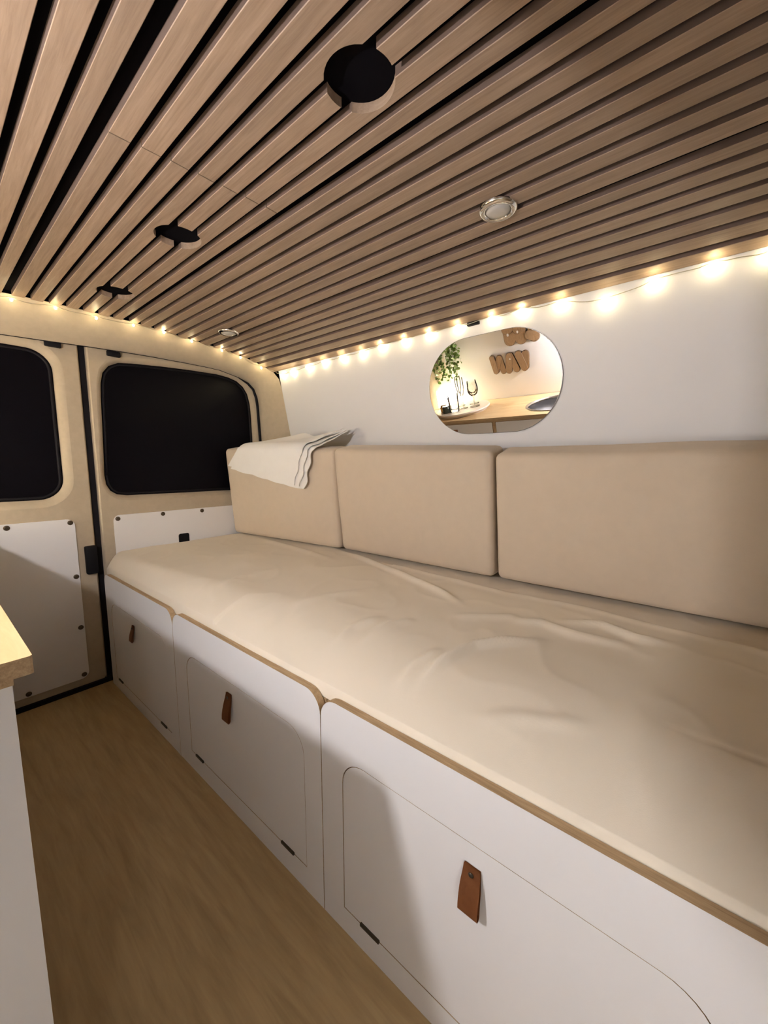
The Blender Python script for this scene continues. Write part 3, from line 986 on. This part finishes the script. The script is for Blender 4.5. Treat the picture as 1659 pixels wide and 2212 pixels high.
# low white lamp at the far end of the worktop
lp = thing('block_lamp', 'glowing white block lamp at the far end of the worktop', 'lamp', (-0.735, 1.655, KZ))
bbox_obj('base', (-0.790, -0.680, 1.600, 1.710, KZ + 0.0004, KZ + 0.009), M_pot, lp, 0.002)
M_cube_lamp.node_tree.nodes['Principled BSDF'].inputs['Emission Strength'].default_value = PLANT_LAMP_W / (PI * (4 * 0.1 * 0.12 + 0.01))
bbox_obj('shade', (-0.786, -0.684, 1.604, 1.706, KZ + 0.0094, KZ + 0.130), M_cube_lamp, lp, 0.006)

# trailing plant on the left wall
PX = -0.715
def lwall(z):
    return -0.70 - (1.168 - z) * TAN
pl = thing('trailing_plant', 'trailing green plant hanging on the wall beside the rear door', 'plant', (-0.70, 1.60, 1.02))
bm = bmesh.new()
px0 = lwall(1.05) + 0.062
lathe(bm, [(0, 0.0), (0.036, 0.0), (0.042, 0.006), (0.052, 0.075), (0.054, 0.080), (0.049, 0.080), (0.046, 0.070), (0.0, 0.068)], (px0, 1.60, 1.035), 28)
obj('pot', bm, M_pot, pl, smooth=True, angle=40)
rnd = random.Random(11)
stems = bmesh.new()
lv = bmesh.new()
for s in range(34):
    a = rnd.uniform(0, 2 * PI)
    ex = 0.05 + 0.03 * rnd.random()
    p = Vector((px0 + 0.04 * math.cos(a), 1.60 + 0.04 * math.sin(a), 1.112))
    q = Vector((px0 + ex * math.cos(a) * 0.7, 1.60 + ex * 1.5 * math.sin(a), 1.105 + 0.012))
    ln = rnd.uniform(0.08, 0.34)
    path = [p, q]
    cur = q.copy()
    n = int(ln / 0.02)
    for k in range(n):
        cur = cur + Vector((rnd.uniform(-0.004, 0.004), rnd.uniform(-0.006, 0.006), -0.02))
        cur.x = max(cur.x, lwall(cur.z) + 0.014)
        path.append(cur.copy())
    tube(stems, path, 0.0009, 4)
    for k in range(2, len(path)):
        for _ in range(2):
            c_ = path[k] + Vector((rnd.uniform(-0.012, 0.012), rnd.uniform(-0.014, 0.014), rnd.uniform(-0.008, 0.008)))
            c_.x = max(c_.x, lwall(c_.z) + 0.014)
            sz = rnd.uniform(0.008, 0.013)
            R_ = Matrix.Rotation(rnd.uniform(0, 6.28), 3, 'Z') @ Matrix.Rotation(rnd.uniform(0.5, 1.5), 3, 'X') @ Matrix.Rotation(rnd.uniform(0, 6.28), 3, 'Z')
            out = [(0, -1, 0), (0.75, -0.45, 0.15), (0.8, 0.25, 0.18), (0, 1.15, 0), (-0.8, 0.25, 0.18), (-0.75, -0.45, 0.15)]
            vs = [lv.verts.new(c_ + R_ @ Vector(o_) * sz) for o_ in out]
            lv.faces.new((vs[0], vs[1], vs[2], vs[3])); lv.faces.new((vs[0], vs[3], vs[4], vs[5]))
tag(obj('stems', stems, M_stem, pl), kind='stuff')
tag(obj('foliage', lv, M_leaf, pl), kind='stuff')

# ------------------------------------------------------------------ bubble letters on the left wall (the right way round there)
W_N = Vector((cs, 0, -sn))
def lpoint(y, z, off):
    return Vector((lwall(z), y, z)) + W_N * off
def letter(name, strokes, label, holes=()):
    """each stroke: (y, z) to (y, z), radius; bubble strokes overlap like cut veneer"""
    bm = bmesh.new()
    for k, (a, b, r) in enumerate(strokes):
        a = Vector(a); b = Vector(b)
        r *= 1.06
        d = (b - a).normalized() if (b - a).length > 1e-6 else Vector((0, 1))
        n_ = Vector((-d.y, d.x))
        pts = []
        for m_ in range(13):
            t = PI * m_ / 12
            pts.append(b + (n_ * math.cos(t) + d * math.sin(t)) * r)
        for m_ in range(13):
            t = PI * m_ / 12
            pts.append(a + (-n_ * math.cos(t) - d * math.sin(t)) * r)
        h = 0.010 + 0.0016 * k
        f0 = [bm.verts.new(lpoint(p.x, p.y, 0.0006)) for p in pts]
        f1 = [bm.verts.new(lpoint(p.x, p.y, h)) for p in pts]
        c2 = sum(pts, Vector((0, 0))) / len(pts)
        f2 = [bm.verts.new(lpoint(*(p + (c2 - p).normalized() * 0.0022), h + 0.0012)) for p in pts]
        for i in range(len(pts)):
            j = (i + 1) % len(pts)
            bm.faces.new((f0[i], f0[j], f1[j], f1[i])).material_index = 1
            bm.faces.new((f1[i], f1[j], f2[j], f2[i])).material_index = 1
        bm.faces.new(f2).material_index = 0
        bm.faces.new(f0[::-1]).material_index = 1
    for (hy, hz, hr) in holes:
        pts = [Vector((hy + hr * math.cos(2 * PI * k / 14), hz + 1.4 * hr * math.sin(2 * PI * k / 14))) for k in range(14)]
        a_ = [bm.verts.new(lpoint(p.x, p.y, 0.0145)) for p in pts]
        bm.faces.new(a_).material_index = 2
    return tag(obj(name, bm, [M_letter, M_letter_edge, M_wall]), label, 'letter', 'wooden wall letters')
# word below: V A N, read along increasing y
letter('wooden_letter', [((1.076, 0.880), (1.086, 0.806), 0.0215), ((1.117, 0.885), (1.093, 0.800), 0.0205), ],
       'wooden bubble letter V of the lower word, seen reversed in the mirror')
letter('wooden_letter', [((1.170, 0.885), (1.143, 0.798), 0.0195), ((1.176, 0.885), (1.192, 0.797), 0.0195)],
       'wooden bubble letter A of the lower word, seen reversed in the mirror', [(1.172, 0.868, 0.004)])
letter('wooden_letter', [((1.240, 0.882), (1.228, 0.797), 0.0175), ((1.240, 0.882), (1.276, 0.806), 0.0185), ((1.287, 0.890), (1.277, 0.803), 0.0165)],
       'wooden bubble letter N of the lower word, seen reversed in the mirror')
# word above, only its lower halves show in the mirror
letter('wooden_letter', [((1.005, 1.035), (1.008, 0.972), 0.030), ((1.030, 0.985), (1.006, 0.975), 0.028)],
       'first wooden bubble letter of the upper word, cut by the mirror edge')
letter('wooden_letter', [((1.085, 1.030), (1.085, 0.976), 0.034), ((1.075, 1.035), (1.100, 1.030), 0.026)],
       'middle wooden bubble letter of the upper word, cut by the mirror edge', [(1.098, 1.016, 0.0055)])
letter('wooden_letter', [((1.152, 1.030), (1.152, 0.978), 0.034), ((1.150, 1.04), (1.165, 1.04), 0.026)],
       'last wooden bubble letter of the upper word, cut by the mirror edge', [(1.158, 1.010, 0.0065)])

# ------------------------------------------------------------------ wall lamp above the worktop, outside the frame
LX, LY, LZ = -0.700, 0.690, 0.930
wl = thing('wall_lamp', 'small globe lamp on the left wall above the sink', 'lamp', (LX, LY, LZ))
bm = bmesh.new()
bmesh.ops.create_icosphere(bm, subdivisions=2, radius=0.016, matrix=Matrix.Translation((LX, LY, LZ)))
M_globe.node_tree.nodes['Principled BSDF'].inputs['Emission Strength'].default_value = WALL_LAMP_W / (PI * 4 * PI * 0.016 ** 2)
obj('globe', bm, M_globe, wl, smooth=True)
bm = bmesh.new()
tube(bm, [(lwall(LZ + 0.0) + 0.001, LY, LZ), (LX - 0.014, LY, LZ)], 0.012, 12)
obj('holder', bm, M_lampshell, wl, smooth=True, angle=40)

# added fill lamp: unseen globe low on the left wall, behind the viewer
QX, QY, QZ = lwall(0.50) + 0.045, -0.35, 0.50
cl = thing('fill_lamp', 'added fill lamp low on the left wall, unseen behind the viewer', 'lamp', (QX, QY, QZ))
bbox_obj('bracket', (lwall(0.50) + 0.012, QX - 0.02, QY - 0.03, QY + 0.03, QZ - 0.04, QZ + 0.04), M_lampshell, cl, 0.004)
bm = bmesh.new()
bmesh.ops.create_icosphere(bm, subdivisions=2, radius=0.034, matrix=Matrix.Translation((QX + 0.016, QY, QZ)))
M_fill_globe = emis('fill_lamp_globe', (0.90, 0.93, 1.0), FILL_LAMP_W / (PI * 4 * PI * 0.034 ** 2))
obj('globe', bm, M_fill_globe, cl, smooth=True)

# added curtain panel, unseen left of the frame, blocks part of the wall lamp
bm = bmesh.new()
n = 64
top_ = []; bot_ = []
for i in range(n + 1):
    x = lerp(-0.735, -0.380, i / n)
    y = 0.555 - 0.006 * abs(math.sin(i * 0.55))
    zt = cz(min(x, -0.0)) - 0.004
    xx = max(x, lwall(1.0) + 0.012)
    top_.append((max(x, -0.69), y, zt))
    bot_.append((max(x, lwall(0.803) + 0.014), y, 0.803))
strip(bm, bot_, top_)
bmesh.ops.solidify(bm, geom=bm.faces[:], thickness=0.002)
tag(obj('lamp_blocker', bm, M_curtain, smooth=True, angle=60), 'added beige curtain panel, out of view, blocking part of the wall lamp', 'curtain')
